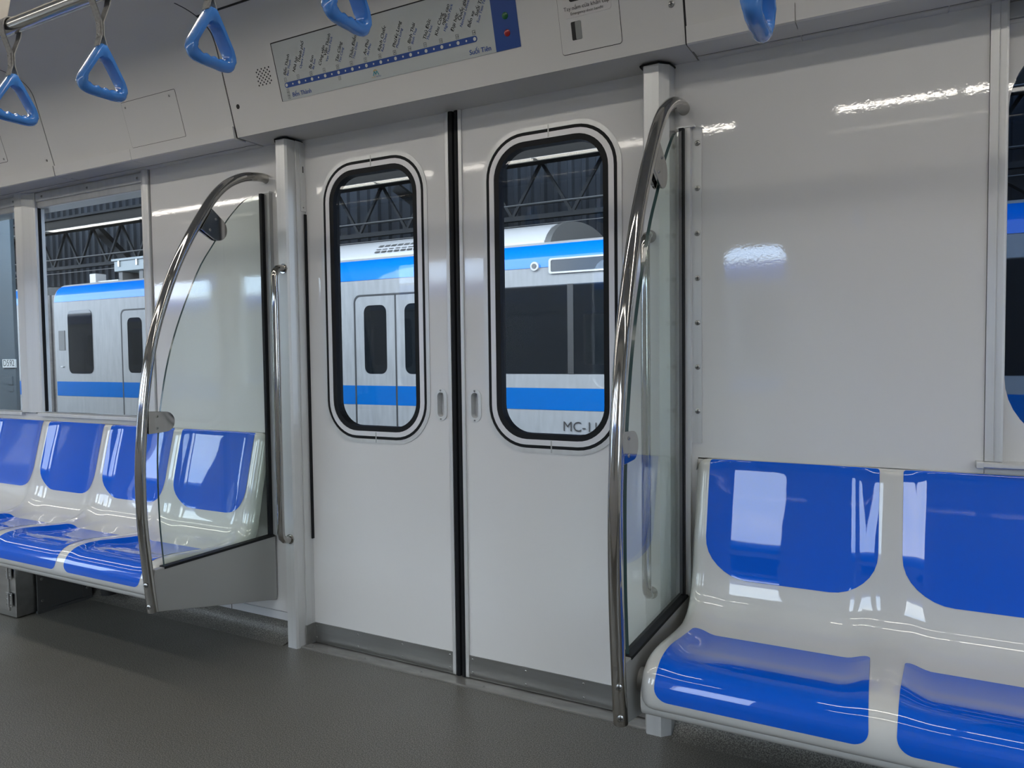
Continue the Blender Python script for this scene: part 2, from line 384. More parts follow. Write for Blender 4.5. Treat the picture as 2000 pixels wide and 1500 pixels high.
def mullion(par, x0, x1):
    MB().prism([(x0, .03), (x0, -.030), (x0+.004, -.034), (x0+(x1-x0)*.48, -.034), (x1-.012, -.012), (x1, -.012), (x1, .03)], 'z', .796, 1.803).build('mullion', 'alu', par)
w1 = window_left('window_1', -2.268, -1.489, 'left carriage window with clear view of the parked train, beside the white wall panel', 'glass')
MB().prism([(-1.489, .03), (-1.489, -.028), (-1.476, -.030), (-1.462, -.026), (-1.447, -.028), (-1.443, .03)], 'z', .782, 1.803).build('frame_post', 'alu', w1)
w2 = window_left('window_2', -3.18, -2.398, 'partly seen window at the far left edge of the picture', 'glass')
mullion(w1, -2.398, -2.268)
w5 = window_left('window_5', -4.15, -3.31, 'window beyond the left edge of the picture', 'glass'); mullion(w2, -3.31, -3.18)
struct(MB().box(-6, -4.15, -.02, .09, .79, 1.806).build('trim_7', 'panel'), 'white wall panel past the left windows', 'wall panel')
# right window: post, rounded white liner, dark glass
w3 = thing('window_3', (1.46, 0, .79), 'right edge window with rounded white liner and dark tinted glass', 'window', kind='structure')
MB().prism([(1.422, .03), (1.422, -.026), (1.438, -.030), (1.4405, -.026), (1.452, -.030), (1.456, -.028), (1.456, .05)], 'z', .790, 1.803).build('frame_post', 'alu', w3)
lin = MB(); holed_y(lin, (1.456, 2.42, .786, 1.765), [rrect(1.938, 1.278, .478, .460, .16, 10)], .002, .05); lin.build('window_liner', 'panel', w3)
MB().box(1.456, 2.42, .03, .036, .79, 1.76).build('glass_pane', 'tint2', w3)
MB().box(1.456, 2.42, -.008, .03, 1.768, 1.803).build('upper_rail', 'alu_d', w3)
MB().prism([(.03, .776), (-.040, .776), (-.046, .779), (-.046, .786), (-.040, .789), (.03, .789)], 'x', 1.414, 2.45).build('window_sill', 'alu', w3)
MB().box(1.405, 1.42, -.047, .02, .774, .791).build('sill_end_cap', 'alu', w3, bevel=.003)
struct(MB().box(2.42, 5, -.02, .09, .775, 1.806).build('trim_8', 'panel'), 'white wall panel past the right window', 'wall panel')

# --- sliding doors
def door(nm, x0, x1, cx, seal, hx, lab, kick0, kick1):
    d = thing(nm, ((x0+x1)/2, 0, 0), lab, 'door', kind='structure')
    hw, hh, cz = .226, .486, 1.230
    mb = MB(); holed_y(mb, (x0, x1, .076, 1.83), [rrect(cx, cz, hw-.004, hh-.004, .136, 10), rrect(hx, .882, .015, .040, .015, 6)], 0, .03)
    mb.build('door_skin', 'door', d)
    o = lambda k, rr: rrect(cx, cz, hw-k, hh-k, rr, 10)
    mb = MB(); ring_y(mb, o(0, .14), o(.0135, .128), -.0025, .02); mb.build('outer_frame_ring', 'alu', d, smooth=30)
    mb = MB(); ring_y(mb, o(.0135, .128), o(.0235, .118), -.0005, .02); mb.build('black_trim_ring', 'rubber', d)
    mb = MB(); ring_y(mb, o(.0235, .118), o(.040, .103), -.0025, .02); mb.build('inner_frame_ring', 'ringw', d, smooth=30)
    mb = MB(); ring_y(mb, o(.040, .103), o(.057, .088), -.001, .03); mb.build('glazing_gasket', 'rubber', d)
    MB().add([(p[0], .008, p[1]) for p in o(.050, .092)]+[(p[0], .014, p[1]) for p in o(.050, .092)],
             [tuple(range(44)), tuple(range(44, 88))]+[(i, (i+1) % 44, 44+(i+1) % 44, 44+i) for i in range(44)]).build('door_glass', 'glass', d)
    for z in (cz+hh-.02, cz-hh+.02): MB().box(cx-.002, cx+.002, -.0031, -.002, z-.018, z+.018).build('ring_joint', 'alu_d', d)
    # recessed pull
    h = MB(); ring_y(h, rrect(hx, .882, .0235, .052, .0235, 10), rrect(hx, .882, .0125, .040, .0125, 10), -.003, .004)
    h = h.build('pull_handle', 'alu', d, smooth=50)
    q = rrect(hx, .882, .0125, .040, .0125, 10); q2 = rrect(hx, .882, .0105, .038, .0105, 10); k = len(q)
    MB().add([(p[0], -.002, p[1]) for p in q]+[(p[0], .020, p[1]) for p in q2], [tuple(range(k, 2*k))]+[(i, (i+1) % k, k+(i+1) % k, k+i) for i in range(k)]).build('handle_cup', 'alu', h, smooth=50)
    for z in (.928, .836): screw((hx, -.003, z), (0, -1, 0), .0035, h)
    # kick plate, edge strip and rubber nose
    kp = MB().box(kick0, kick1, -.003, .03, .004, .076).build('kick_plate', 'kick', d)
    nk = 4
    for i in range(nk):
        for z in (.064, .022): screw((kick0+.012+(kick1-kick0-.024)*i/(nk-1), -.003, z), (0, -1, 0), .0035, kp)
    s = 1 if seal > 0 else -1
    MB().box(*sorted((s*.0185, s*.031)), -.006, .028, .004, 1.83).build('edge_strip', 'alu', d, bevel=.0015)
    MB().prism([(s*.0185, .02), (s*.0185, -.003), (s*.012, -.007), (s*.004, -.004), (s*.0008, .004), (s*.0008, .02)], 'z', .002, 1.83).build('rubber_nose', 'rubber', d)
    return d
door('door_1', -.70, -.031, -.330, -1, -.0635, 'left white sliding door leaf with tall rounded window', -.632, -.031)
door('door_2', .031, .70, .330, 1, .0645, 'right white sliding door leaf, partly behind the steel handrail', .031, .632)
# lettering on the right door glass is on the train outside (see below)
# sill
tr = struct(MB().prism([(-.063, 0), (-.063, .004), (-.060, .0055), (-.024, .0055), (-.020, .001), (.05, .001), (.05, 0)], 'x', -.69, .645).build('trim_9', 'sill'), 'metal door sill strip along the floor under the doors', 'door sill')
for k in range(6): screw((-.60+k*.236, -.044, .0055), (0, 0, 1), .0045, tr)
struct(MB().box(-.70, .70, .032, .09, 0, .02).box(-.75, -.70, .0, .09, 0, 1.83).box(.70, .75, .0, .09, 0, 1.83).build('trim_10', 'dark'), 'black pocket edges behind the door leaves', 'door pocket')

# --- door pillars
def pillar(nm, s, lab):
    p = thing(nm, (s*.67, -.04, 0), lab, 'pillar', kind='structure')
    pts = [(s*.635, .0), (s*.637, -.050), (s*.641, -.070), (s*.646, -.078), (s*.686, -.078), (s*.708, -.056), (s*.712, -.03), (s*.712, .03), (s*.635, .03)]
    MB().prism(pts, 'z', .0, 1.800).build('pillar_profile', 'alu', p)
    MB().prism([(a+s*.0, c) for a, c in [(s*.633, .02), (s*.633, -.074), (s*.646, -.081), (s*.689, -.081), (s*.711, -.058), (s*.715, -.02), (s*.715, .02)]], 'z', 1.797, 1.801).build('top_gasket', 'rubber', p)
    MB().prism([(s*.634, -.001), (s*.636, -.038), (s*.631, -.038), (s*.628, -.001)], 'z', .076, 1.797).build('guide_plate', 'alu', p)
    MB().prism([(s*.634, -.001), (s*.636, -.042), (s*.630, -.042), (s*.626, -.001)], 'z', .003, .076).build('foot_plate', 'brushed', p)
    MB().prism([(s*.6285, -.001), (s*.6305, -.022), (s*.6270, -.022), (s*.6240, -.001)], 'z', 1.555, 1.79).build('lock_plate', 'alu', p)
    kh = MB(); kh.box(*sorted((s*.6245, s*.6275)), -.013, -.009, 1.690, 1.712).build('key_slot', 'dark', p)
    MB().box(*sorted((s*.6225, s*.627)), -.010, .004, .385, 1.545).build('finger_guard', 'rubber', p)
    for z in (1.500, 1.157, .944, .732, .30, .13, .062, .028): screw((s*.6325, -.026, z), (-s, -.1, 0), .0045, p)
    screw((s*.6270, -.012, 1.568), (-s, -.1, 0), .004, p)
    return p
pillar('trim_11', -1, 'grey aluminium pillar left of the doors')
pillar('trim_12', 1, 'grey aluminium pillar right of the doors, behind the glass screen')
def grab(s, lab):
    g = thing('grab_bar', (s*.66, -.078, .38), lab, 'grab bar')
    z0, z1, y = .395, 1.350, -.122; x = s*.662
    path = [(x, -.077, z1), (x, -.095, z1), (x, -.108, z1-.004), (x, -.118, z1-.014), (x, y, z1-.030)]+[(x, y, z1-.03-(z1-z0-.06)*k/8) for k in range(1, 9)]+[(x, -.118, z0+.014), (x, -.108, z0+.004), (x, -.095, z0), (x, -.077, z0)]
    MB().tube(path, .0125, 14).build('steel_tube', 'steel', g, smooth=60)
    for z in (z0, z1): MB().tube([(x, -.076, z), (x, -.082, z)], .017, 16).build('mounting_collar', 'steel', g, smooth=40)
grab(-1, 'slim vertical steel grab bar on the left door pillar')
grab(1, 'slim vertical steel grab bar on the right door pillar, seen through glass')

# ================================================================== route map and emergency handle on the header
map_o = thing('route_map_display', on_header(-.116, 1.883), 'long illuminated-style metro route map above the doors with blue line and station names', 'route map')
header_plate(map_o, 'display_frame', -.5625, .3265, 1.8835, 2.0565, 'dark', .0010, .002)
header_plate(map_o, 'map_face', -.559, .2505, 1.883, 2.053, 'mapw', .0016, .001)
header_plate(map_o, 'indicator_panel', .2505, .327, 1.883, 2.053, 'mapblue', .0018, .001)
NB = Matrix(((1, 0, 0, 0), (0, -.2656, -.9641, HY(1.883)), (0, .9641, -.2656, 1.883), (0, 0, 0, 1)))   # u along the wall, v up the lean, n out
def hm(u, v, n_=.0024, rot=0): return NB @ Matrix.Translation((u, v, n_)) @ Matrix.Rotation(rot, 4, 'Z')
V0 = .0462; pitch_s = .05508; U0 = -.528
lb = MB(); pts = [(U0+.0*0, V0)]
outl = [(U0+13*pitch_s+.0082*math.cos(a), V0+.0082*math.sin(a)) for a in [-PI/2+PI*k/10 for k in range(11)]]+[(U0+.0082*math.cos(a), V0+.0082*math.sin(a)) for a in [PI/2+PI*k/10 for k in range(11)]]
lb.add([NB @ Vector((a, c, .0021)) for a, c in outl], [tuple(range(len(outl)))]); lb.build('line_bar', 'inkblue', map_o)
for k in range(14):
    md = MB(); disc(md, (U0+k*pitch_s, V0, .0026), .0050, NB, 0, 14); md.build('station_dot', 'white', map_o)
mn = MB()
for k in range(13): disc(mn, (U0+(k+.5)*pitch_s, V0, .0026), .0028, NB, 0, 10)
mn.build('between_station_dots', 'white', map_o)['kind'] = 'stuff'
ST = [('Bến Thành', '', 'Ben Thanh'), ('Nhà hát', 'Thành phố', 'Opera House'), ('Ba Son', '', 'Ba Son'), ('Công viên', 'Văn Thánh', 'Van Thanh Park'), ('Tân Cảng', '', 'Tan Cang'),
      ('Thảo Điền', '', 'Thao Dien'), ('An Phú', '', 'An Phu'), ('Rạch Chiếc', '', 'Rach Chiec'), ('Phước Long', '', 'Phuoc Long'), ('Bình Thái', '', 'Binh Thai'), ('Thủ Đức', '', 'Thu Duc'),
      ('Khu Công', 'nghệ cao', 'High Tech Park'), ('Đại học', 'Quốc gia', 'National University'), ('Bến xe', 'Suối Tiên', 'Suoi Tien Terminal')]
A = math.radians(60); SZ = .0150
def numbox(u0, v0, num, hw_, hh_, size, name):
    q = MB()
    for (a, c, w_, h_) in ((u0, v0+hh_, hw_, .0004), (u0, v0-hh_, hw_, .0004), (u0-hw_, v0, .0004, hh_), (u0+hw_, v0, .0004, hh_)):
        q.add([NB @ Vector((a+i*w_, c+j*h_, .0024)) for i, j in ((-1, -1), (1, -1), (1, 1), (-1, 1))], [(0, 1, 2, 3)])
    text(q, num, size, hm(u0, v0-size*.35, .0024), align='CENTER', bold=.0001); q.build(name, 'ink', map_o)
for k, (a1, a2, en) in enumerate(ST):
    u0 = U0+k*pitch_s; v0 = V0+.0285; tb = MB()
    dx, dy = math.cos(A), math.sin(A); px, py = math.sin(A), -math.cos(A)     # along, and to the right of, the lettering
    if not a2:
        text(tb, a1, SZ, hm(u0+.004, v0, .0024, A), 0, bold=.0003, shear=.1)
        text(tb, en, SZ*.78, hm(u0+.004+px*.0105+dx*.002, v0+py*.0105+dy*.002, .0024, A), 1, bold=.00015, shear=.1)
    else:
        text(tb, a1, SZ, hm(u0-.010, v0+.002, .0024, A), 0, bold=.0003, shear=.1)
        text(tb, a2, SZ, hm(u0-.010+px*.0125+dx*.034, v0+.002+py*.0125+dy*.034, .0024, A), 0, bold=.0003, shear=.1)
        text(tb, en, SZ*.78, hm(u0-.010+px*.0225+dx*.020, v0+.002+py*.0225+dy*.020, .0024, A), 1, bold=.00015, shear=.1)
    tb.build('station_name', ['ink', 'inkblue'], map_o)
    numbox(u0, V0+.0165, str(k+1), .0047, .0055, .0080, 'station_number')
for u0, v0, q in ((U0+.001, V0-.0165, '2'), (U0+.001, V0-.0268, '3'), (U0+.001, V0-.0371, '4'), (U0+4*pitch_s, V0-.0165, '5')): numbox(u0, v0, q, .0045, .0048, .0070, 'interchange_box')
for q, u0 in (('Bến Thành', -.512), ('Suối Tiên', .165)):
    tb = MB(); text(tb, q, .0185, hm(u0, .0080), bold=.0004); tb.build('terminus_name', 'inkblue', map_o)
# small emblem: ochre arc over a teal M, words below
lg = MB(); cu, cv = -.169, .0175
arc = [PI*(.22+.56*k/10) for k in range(11)]
lg.add([NB @ Vector((cu+.0105*rr*math.cos(a), cv+.0125*rr*math.sin(a), .0024)) for rr in (1.0, .80) for a in arc], [(i, i+1, 12+i, 11+i) for i in range(10)], 0)
for (x0, y0, x1, y1) in ((-.011, -.004, -.004, .008), (-.006, .008, .001, -.002), (-.001, -.002, .006, .008), (.004, .008, .011, -.004)):
    lg.add([NB @ Vector((cu+q[0], cv+q[1], .0024)) for q in ((x0, y0), (x0+.003, y0), (x1+.002, y1), (x1-.001, y1))], [(0, 1, 2, 3)], 1)
text(lg, 'HCMC', .0055, hm(cu-.001, cv-.010), 0, align='RIGHT'); text(lg, 'METRO', .0055, hm(cu+.001, cv-.010), 2)
lg.build('metro_emblem', ['ochre', 'teal', 'inkblue'], map_o)
for v0, m_ in ((.082*1.0+.003, 'green'), (.0415, 'red')):
    mb = MB(); q = [(1.0, .0018), (.98, .003), (.7, .0042), (.0, .0046)]; seg = 16; vs = []
    for r_, h in q[:-1]: vs += [NB @ Vector((.291+0.0092*r_*math.cos(2*PI*k/seg), v0+.0092*r_*math.sin(2*PI*k/seg), h)) for k in range(seg)]
    vs.append(NB @ Vector((.291, v0, .0046)))
    mb.add(vs, [(i*seg+k, i*seg+(k+1) % seg, (i+1)*seg+(k+1) % seg, (i+1)*seg+k) for i in range(2) for k in range(seg)]+[(2*seg+k, 2*seg+(k+1) % seg, 3*seg) for k in range(seg)])
    mb.build('indicator_lens', m_, map_o, smooth=50, label=('green' if m_ == 'green' else 'red')+' round indicator lens')
em = thing('emergency_handle_cover', on_header(.53, 1.839), 'white emergency door handle cover with pale sticker and small latch window above right door', 'emergency handle')
header_plate(em, 'cover_plate', .447, .613, 1.839, 2.075, 'hatch', .0022, .007, .0014)
header_plate(em, 'sticker', .461, .594, 1.921, 2.060, 'sticker', .0030, .008)
header_plate(em, 'handle_window', .481, .575, 1.957, 2.04, 'dark', .0034, .006)
header_plate(em, 'latch_window', .479, .507, 1.8685, 1.9115, 'dark', .0026, .003)
header_plate(em, 'latch', .4905, .507, 1.8690, 1.911, 'slot', .0032, .0025)
te2 = MB(); text(te2, 'Tay nắm cửa khẩn cấp', .0135, NB @ Matrix.Translation((.527, (1.9385-1.883)*1.037, .0040)), align='CENTER'); text(te2, 'Emergency door handle', .0095, NB @ Matrix.Translation((.527, (1.927-1.883)*1.037, .0040)), align='CENTER')
te2.build('sticker_lettering', 'ink', em)

# ================================================================== ceiling lights (seen as reflections in the panels)
def lights(y, tagl, segs, cat='ceiling light'):
    L_ = thing('ceiling_light_strip', (0, y, 2.165), tagl, cat)
    for x0, x1 in segs:
        MB().box(x0, x1, y-.045, y+.045, 2.158, 2.174).box(x0, x1, y-.045, y-.032, 2.148, 2.158).box(x0, x1, y+.032, y+.045, 2.148, 2.158).build('lamp_housing', 'lampbody', L_)
        MB().box(x0+.012, x1-.012, y-.031, y+.031, 2.1495, 2.157).build('light_diffuser', 'lamp', L_)
SEG = [(-5.4, -4.2), (-4.19, -3.0), (-2.99, -1.8), (-1.79, -.65), (-.64, .50), (.943, 1.442), (1.455, 2.6), (2.61, 3.8)]
lights(-1.83, 'ceiling light strip overhead near the viewer, seen reflected in the door glass', SEG)
lights(-.87, 'ceiling light strip on the door side, shining down on the benches', SEG)

# ================================================================== wall behind the viewer, ends
YB = -2.70
wb = thing('wall_back', (0, YB, 0), 'white side wall behind the viewer with windows and doors, seen in reflections', 'wall', kind='structure')
WINB = [(-.65, -.25, .79, 1.67, .09), (.24, .61, .79, 1.67, .09), (-2.30, -1.45, .80, 1.74, .02), (-3.95, -3.05, .80, 1.74, .02), (-5.30, -4.35, .80, 1.74, .02), (2.35, 3.25, .80, 1.74, .10), (3.65, 4.5, .80, 1.74, .10)]
mb = MB(); holed_y(mb, (-6, 5, 0, 1.83), [rrect((a+c)/2, (d_+e_)/2, (c-a)/2, (e_-d_)/2, r_, 6) for a, c, d_, e_, r_ in WINB], YB, YB-.05); mb.build('wall_sheet', 'panel', wb)
for a, c, d_, e_, r_ in WINB: MB().box(a-.03, c+.03, YB-.03, YB-.024, d_-.03, e_+.03).build('window_pane', 'glass', wb)
struct(MB().box(-6.05, -6, -2.75, .1, 0, 2.3).build('wall_left', 'panel'), 'white end wall of the carriage far left', 'wall')
struct(MB().box(5, 5.05, -2.75, .1, 0, 2.3).build('wall_right', 'panel'), 'white end wall of the carriage on the right', 'wall')

# ================================================================== benches
RID = [(-.022, .758), (-.031, .761), (-.040, .757), (-.047, .744), (-.058, .70), (-.077, .62), (-.095, .54), (-.108, .475), (-.124, .430), (-.150, .400), (-.195, .386), (-.26, .386), (-.345, .394), (-.42, .400), (-.475, .394), (-.508, .375), (-.524, .347), (-.526, .318), (-.519, .298), (-.500, .288), (-.470, .286)]
CEN = [(-.022, .758), (-.024, .761), (-.027, .757), (-.031, .744), (-.042, .70), (-.0625, .62), (-.081, .54), (-.096, .470), (-.114, .415), (-.150, .382), (-.20, .368), (-.26, .365), (-.345, .372), (-.42, .386), (-.475, .388), (-.508, .373), (-.524, .347), (-.526, .318), (-.519, .298), (-.500, .288), (-.470, .286)]
def cr(P, t_):
    i = min(int(t_), len(P)-2); q = t_-i
    p0, p1, p2, p3 = P[max(i-1, 0)], P[i], P[i+1], P[min(i+2, len(P)-1)]
    return tuple(.5*((2*b_)+(c_-a)*q+(2*a-5*b_+4*c_-d_)*q*q+(3*b_-a-3*c_+d_)*q**3) for a, b_, c_, d_ in zip(p0, p1, p2, p3))
PT = .450
def bench(nm, x_start, ncell, end_left, end_right, lab, panels_from=0):
    bn = thing(nm, (x_start+PT, -.25, 0), lab, 'bench')
    x_lo = x_start-end_left; x_hi = x_start+ncell*PT+end_right
    def wt(x):
        if x < x_start or x > x_start+ncell*PT: return 1.0
        u_ = abs(((x-x_start) % PT)-PT/2)/(PT/2); q = min(1, max(0, (u_-.62)/.32)); return q*q*(3-2*q)
    def prof(x, t_):
        a = cr(RID, t_); c = cr(CEN, t_); k = wt(x); return (c[0]+(a[0]-c[0])*k, c[1]+(a[1]-c[1])*k)
    def nrm(x, t_):
        a = prof(x, max(0, t_-.05)); c = prof(x, min(len(RID)-1, t_+.05)); d = Vector((c[0]-a[0], c[1]-a[1])).normalized()
        return Vector((d.y, -d.x))         # towards the sitter / up
    def S(x, t_, out=0.0):
        p = prof(x, t_); n_ = nrm(x, t_); return Vector((x, p[0]+n_.x*out, p[1]+n_.y*out))
    # orient normal: seat top must point up
    sgn = 1 if nrm(x_start+PT/2, 11.5).y > 0 else -1
    def P(x, t_, out=0.0): return S(x, t_, out*sgn)
    T = [k/4 for k in range(4*(len(RID)-1)+1)]
    xs = []; r = .032
    cols = []                               # (x, inset)
    for a in range(5):
        an = PI/2*a/5; cols.append((x_lo+r-r*math.cos(an), -(r-r*math.sin(an))))
    k0 = int(round((x_hi-x_lo-2*r)/.0156))
    for k in range(k0+1): cols.append((x_lo+r+(x_hi-x_lo-2*r)*k/k0, 0.0))
    for a in range(1, 6):
        an = PI/2*a/5; cols.append((x_hi-r+r*math.sin(an), -(r-r*math.cos(an))))
    nT = len(T); vs = []; fs = []
    for x, ins in cols: vs += [Vector((p.x, min(p.y, -.0215), p.z)) for p in (P(x, t_, ins) for t_ in T)]     # never into the wall
    for i in range(len(cols)-1):
        for j in range(nT-1): fs.append((i*nT+j, (i+1)*nT+j, (i+1)*nT+j+1, i*nT+j+1))
    # underside and end walls
    k = len(vs)
    for x in (x_lo+.001, x_hi-.001): vs += [Vector((x, min(-.0215, cr(CEN, t_)[0]+(.018 if t_ < 9 or t_ > 13 else 0)), cr(CEN, t_)[1]-(.022 if t_ > 7 else 0))) for t_ in T]
    e = (len(cols)-1)*nT
    for j in range(nT-1):
        fs.append((j, j+1, k+j+1, k+j)); fs.append((e+j, k+nT+j, k+nT+j+1, e+j+1)); fs.append((k+j, k+j+1, k+nT+j+1, k+nT+j))
    fs.append((nT-1, k+nT-1, k+2*nT-1, e+nT-1)) if False else None
    MB().add(vs, fs).build('seat_shell', 'seat', bn, smooth=55)
    # closing lip under the front edge
    p = P(x_lo+r, nT/4-.25); 
    def arc_t(x, t0, t1, n_):
        """t values evenly spaced by arc length"""
        q = [t0+(t1-t0)*k_/200 for k_ in range(201)]; L_ = [0]
        for a, c in zip(q[:-1], q[1:]): L_.append(L_[-1]+(P(x, c)-P(x, a)).length)
        return q, L_
    def patch(name, xc, t0, t1, W, r0, r1, taper=0.0):
        q, L_ = arc_t(xc, t0, t1, 0); tot = L_[-1]
        d = sorted(set([r0*(1-math.cos(PI/2*k_/8)) for k_ in range(9)]+[tot-r1*(1-math.cos(PI/2*k_/8)) for k_ in range(9)]+[r0+(tot-r0-r1)*k_/36 for k_ in range(37)]))
        nx = 30; vs = []; rows = 0
        for s_ in d:
            i = next((i for i in range(200) if L_[i+1] >= s_-1e-9), 199); g = (s_-L_[i])/max(1e-9, L_[i+1]-L_[i]); t_ = q[i]+(q[i+1]-q[i])*g
            hw = W*(1+taper*(s_/tot-.5))
            if s_ < r0: hw = hw-r0+math.sqrt(max(0, r0*r0-(r0-s_)**2))
            if s_ > tot-r1: hw = hw-r1+math.sqrt(max(0, r1*r1-(r1-(tot-s_))**2))
            vs += [P(xc-hw+2*hw*k_/nx, t_, .0009) for k_ in range(nx+1)]; rows += 1
        fs = [(i*(nx+1)+k_, i*(nx+1)+k_+1, (i+1)*(nx+1)+k_+1, (i+1)*(nx+1)+k_) for i in range(rows-1) for k_ in range(nx)]
        MB().add(vs, fs).build(name, 'blue', bn, smooth=60)
    for c in range(ncell):
        xc = x_start+(c+.5)*PT
        patch('back_panel', xc, 1.6, 7.08, .200, .006, .105)
        patch('seat_panel', xc, 10.60, 16.95, .197, .026, .030, .06)
    for xb in (x_lo+.15, x_hi-.55):
        MB().prism([(-.024, .34), (-.36, .33), (-.36, .31), (-.05, .20), (-.024, .20)], 'x', xb-.01, xb+.01).build('support_bracket', 'alu_d', bn)
    return bn
bench('moulded_bench', -3.089, 5, .05, .027, 'left row of glossy blue and light grey moulded seats under the windows')
bench('moulded_bench', .786, 4, .013, .05, 'right row of glossy blue and light grey moulded seats in the foreground')

# ================================================================== glass screens with curved handrails
TUBE = [(.0, 1.684), (-.030, 1.689), (-.066, 1.686), (-.128, 1.671), (-.197, 1.634), (-.254, 1.580), (-.308, 1.506), (-.360, 1.424), (-.413, 1.326), (-.460, 1.214), (-.498, 1.102), (-.522, .993), (-.538, .893), (-.548, .800), (-.555, .710), (-.556, .607), (-.554, .53), (-.547, .438), (-.539, .350), (-.529, .256)]
TUBE = [(-.0, 1.680), (-.010, 1.683)]+TUBE[1:]
GL = [(-.020, 1.630), (-.045, 1.625), (-.070, 1.616), (-.105, 1.603), (-.130, 1.587), (-.165, 1.552), (-.207, 1.503), (-.257, 1.428), (-.312, 1.350), (-.364, 1.250), (-.412, 1.140), (-.446, 1.040), (-.470, .940), (-.485, .850), (-.494, .760), (-.497, .650), (-.495, .530), (-.490, .450), (-.485, .386)]
def smoothline(P, per): return [(p.x, p.y) for p in catmull([Vector((a, c, 0)) for a, c in P], per)]
def screen(x, side, lab):
    s = thing('glass_screen', (x, -.25, .13), lab, 'partition')
    # side: +1 = seat lies towards +x
    g = smoothline(GL, 3)+[(-.024, .386)]
    mb = MB(); mb.prism(g, 'x', x-.004, x+.004, 0, 1); mb.build('glass_pane', ['screen', 'gedge'], s)
    tp = [(x, y, z) for y, z in smoothline(TUBE, 5)]
    tb_ = MB().tube(tp, .0160, 18).build('curved_handrail', 'steel', s, smooth=60)
    for z, yy in ((.345, -.539), (.275, -.531)): screw((x+side*.006 if side > 0 else x+.006, yy-.0155, z), (.35 if side > 0 else .35, -1, 0), .0075, tb_)
    screw((x+.013, -.010, 1.683), (1, 0, 0), .005, tb_)
    # clamps: two pairs of plates, rounded at the glass end
    def clamp(c0, d, L_, W_):
        d = Vector(d).normalized(); n_ = Vector((-d.y, d.x)); c0 = Vector(c0)
        out = [c0+n_*W_/2*.95]+[c0+d*(L_-W_/2)+(n_*math.cos(a)+d*math.sin(a))*W_/2*.86 for a in [PI*k/12 for k in range(13)]]+[c0-n_*W_/2*.95]
        for sx in (-1, 1):
            cp = MB().prism([(p.x, p.y) for p in out], 'x', x+sx*.0045, x+sx*.0115).build('clamp_plate', 'steel', s, bevel=.0015)
            if sx == (1 if side > 0 else 1):
                for k in (.25, -.25): screw((x+.0115, (c0+d*L_*.30+n_*W_*k).x, (c0+d*L_*.30+n_*W_*k).y), (1, 0, 0), .0045, cp)
        MB().prism([((c0+d*a+n_*c).x, (c0+d*a+n_*c).y) for a, c in ((0, W_*.4), (L_*.42, W_*.4), (L_*.42, -W_*.4), (0, -W_*.4))], 'x', x-.0045, x+.0045).build('clamp_pad', 'rubber', s)
    clamp((-.530, .845), (1, -.02), .098, .074); clamp((-.293, 1.503), (.84, -.54), .098, .092)
    # wall profile with gasket, lower end panel
    MB().box(x-.0065, x+.0065, -.050, -.020, .39, 1.630).build('glazing_gasket', 'rubber', s)
    if side > 0:
        MB().prism([(x-.012, -.02), (x-.012, -.034), (x-.006, -.034), (x-.006, -.026), (x+.006, -.026), (x+.006, -.036), (x+.020, -.036), (x+.022, -.0235), (x+.047, -.0235), (x+.047, -.02)], 'z', .80, 1.632).build('wall_profile', 'alu', s)
        MB().prism([(x-.012, -.02), (x-.012, -.034), (x-.006, -.034), (x-.006, -.026), (x+.006, -.026), (x+.006, -.036), (x+.020, -.036), (x+.020, -.02)], 'z', .386, .80).build('wall_profile', 'alu', s)
        for k in range(7): screw((x+.036, -.0235, 1.592-k*.1178), (0, -1, 0), .0072, s)
    else:
        MB().prism([(x-.012, -.02), (x-.012, -.034), (x-.006, -.034), (x-.006, -.026), (x+.006, -.026), (x+.006, -.036), (x+.030, -.036), (x+.030, -.02)], 'z', .386, 1.632).build('wall_profile', 'alu_d', s)
    MB().box(x-.014, x+.032, -.038, -.0205, 1.632, 1.637).build('profile_cap', 'alu', s)
    ep = MB().prism([(-.030, .386), (-.523, .386), (-.538, .340), (-.528, .255), (-.030, .144)], 'x', x-.011, x+.011).build('end_panel', 'panel_g', s, bevel=.002)
    MB().box(x-.0125, x+.0125, -.492, -.030, .381, .389).build('panel_gasket', 'rubber', s)
    MB().tube([(x+side*.008, -.43, .315), (x+side*.040, -.43, .315)], .026, 20).build('seat_mount', 'alu_d', s, smooth=40)
    return s
screen(-.797, -1, 'curved glass screen with polished steel handrail at the end of the left bench')
screen(.737, 1, 'curved glass screen with polished steel handrail beside the right bench, nearest the viewer')

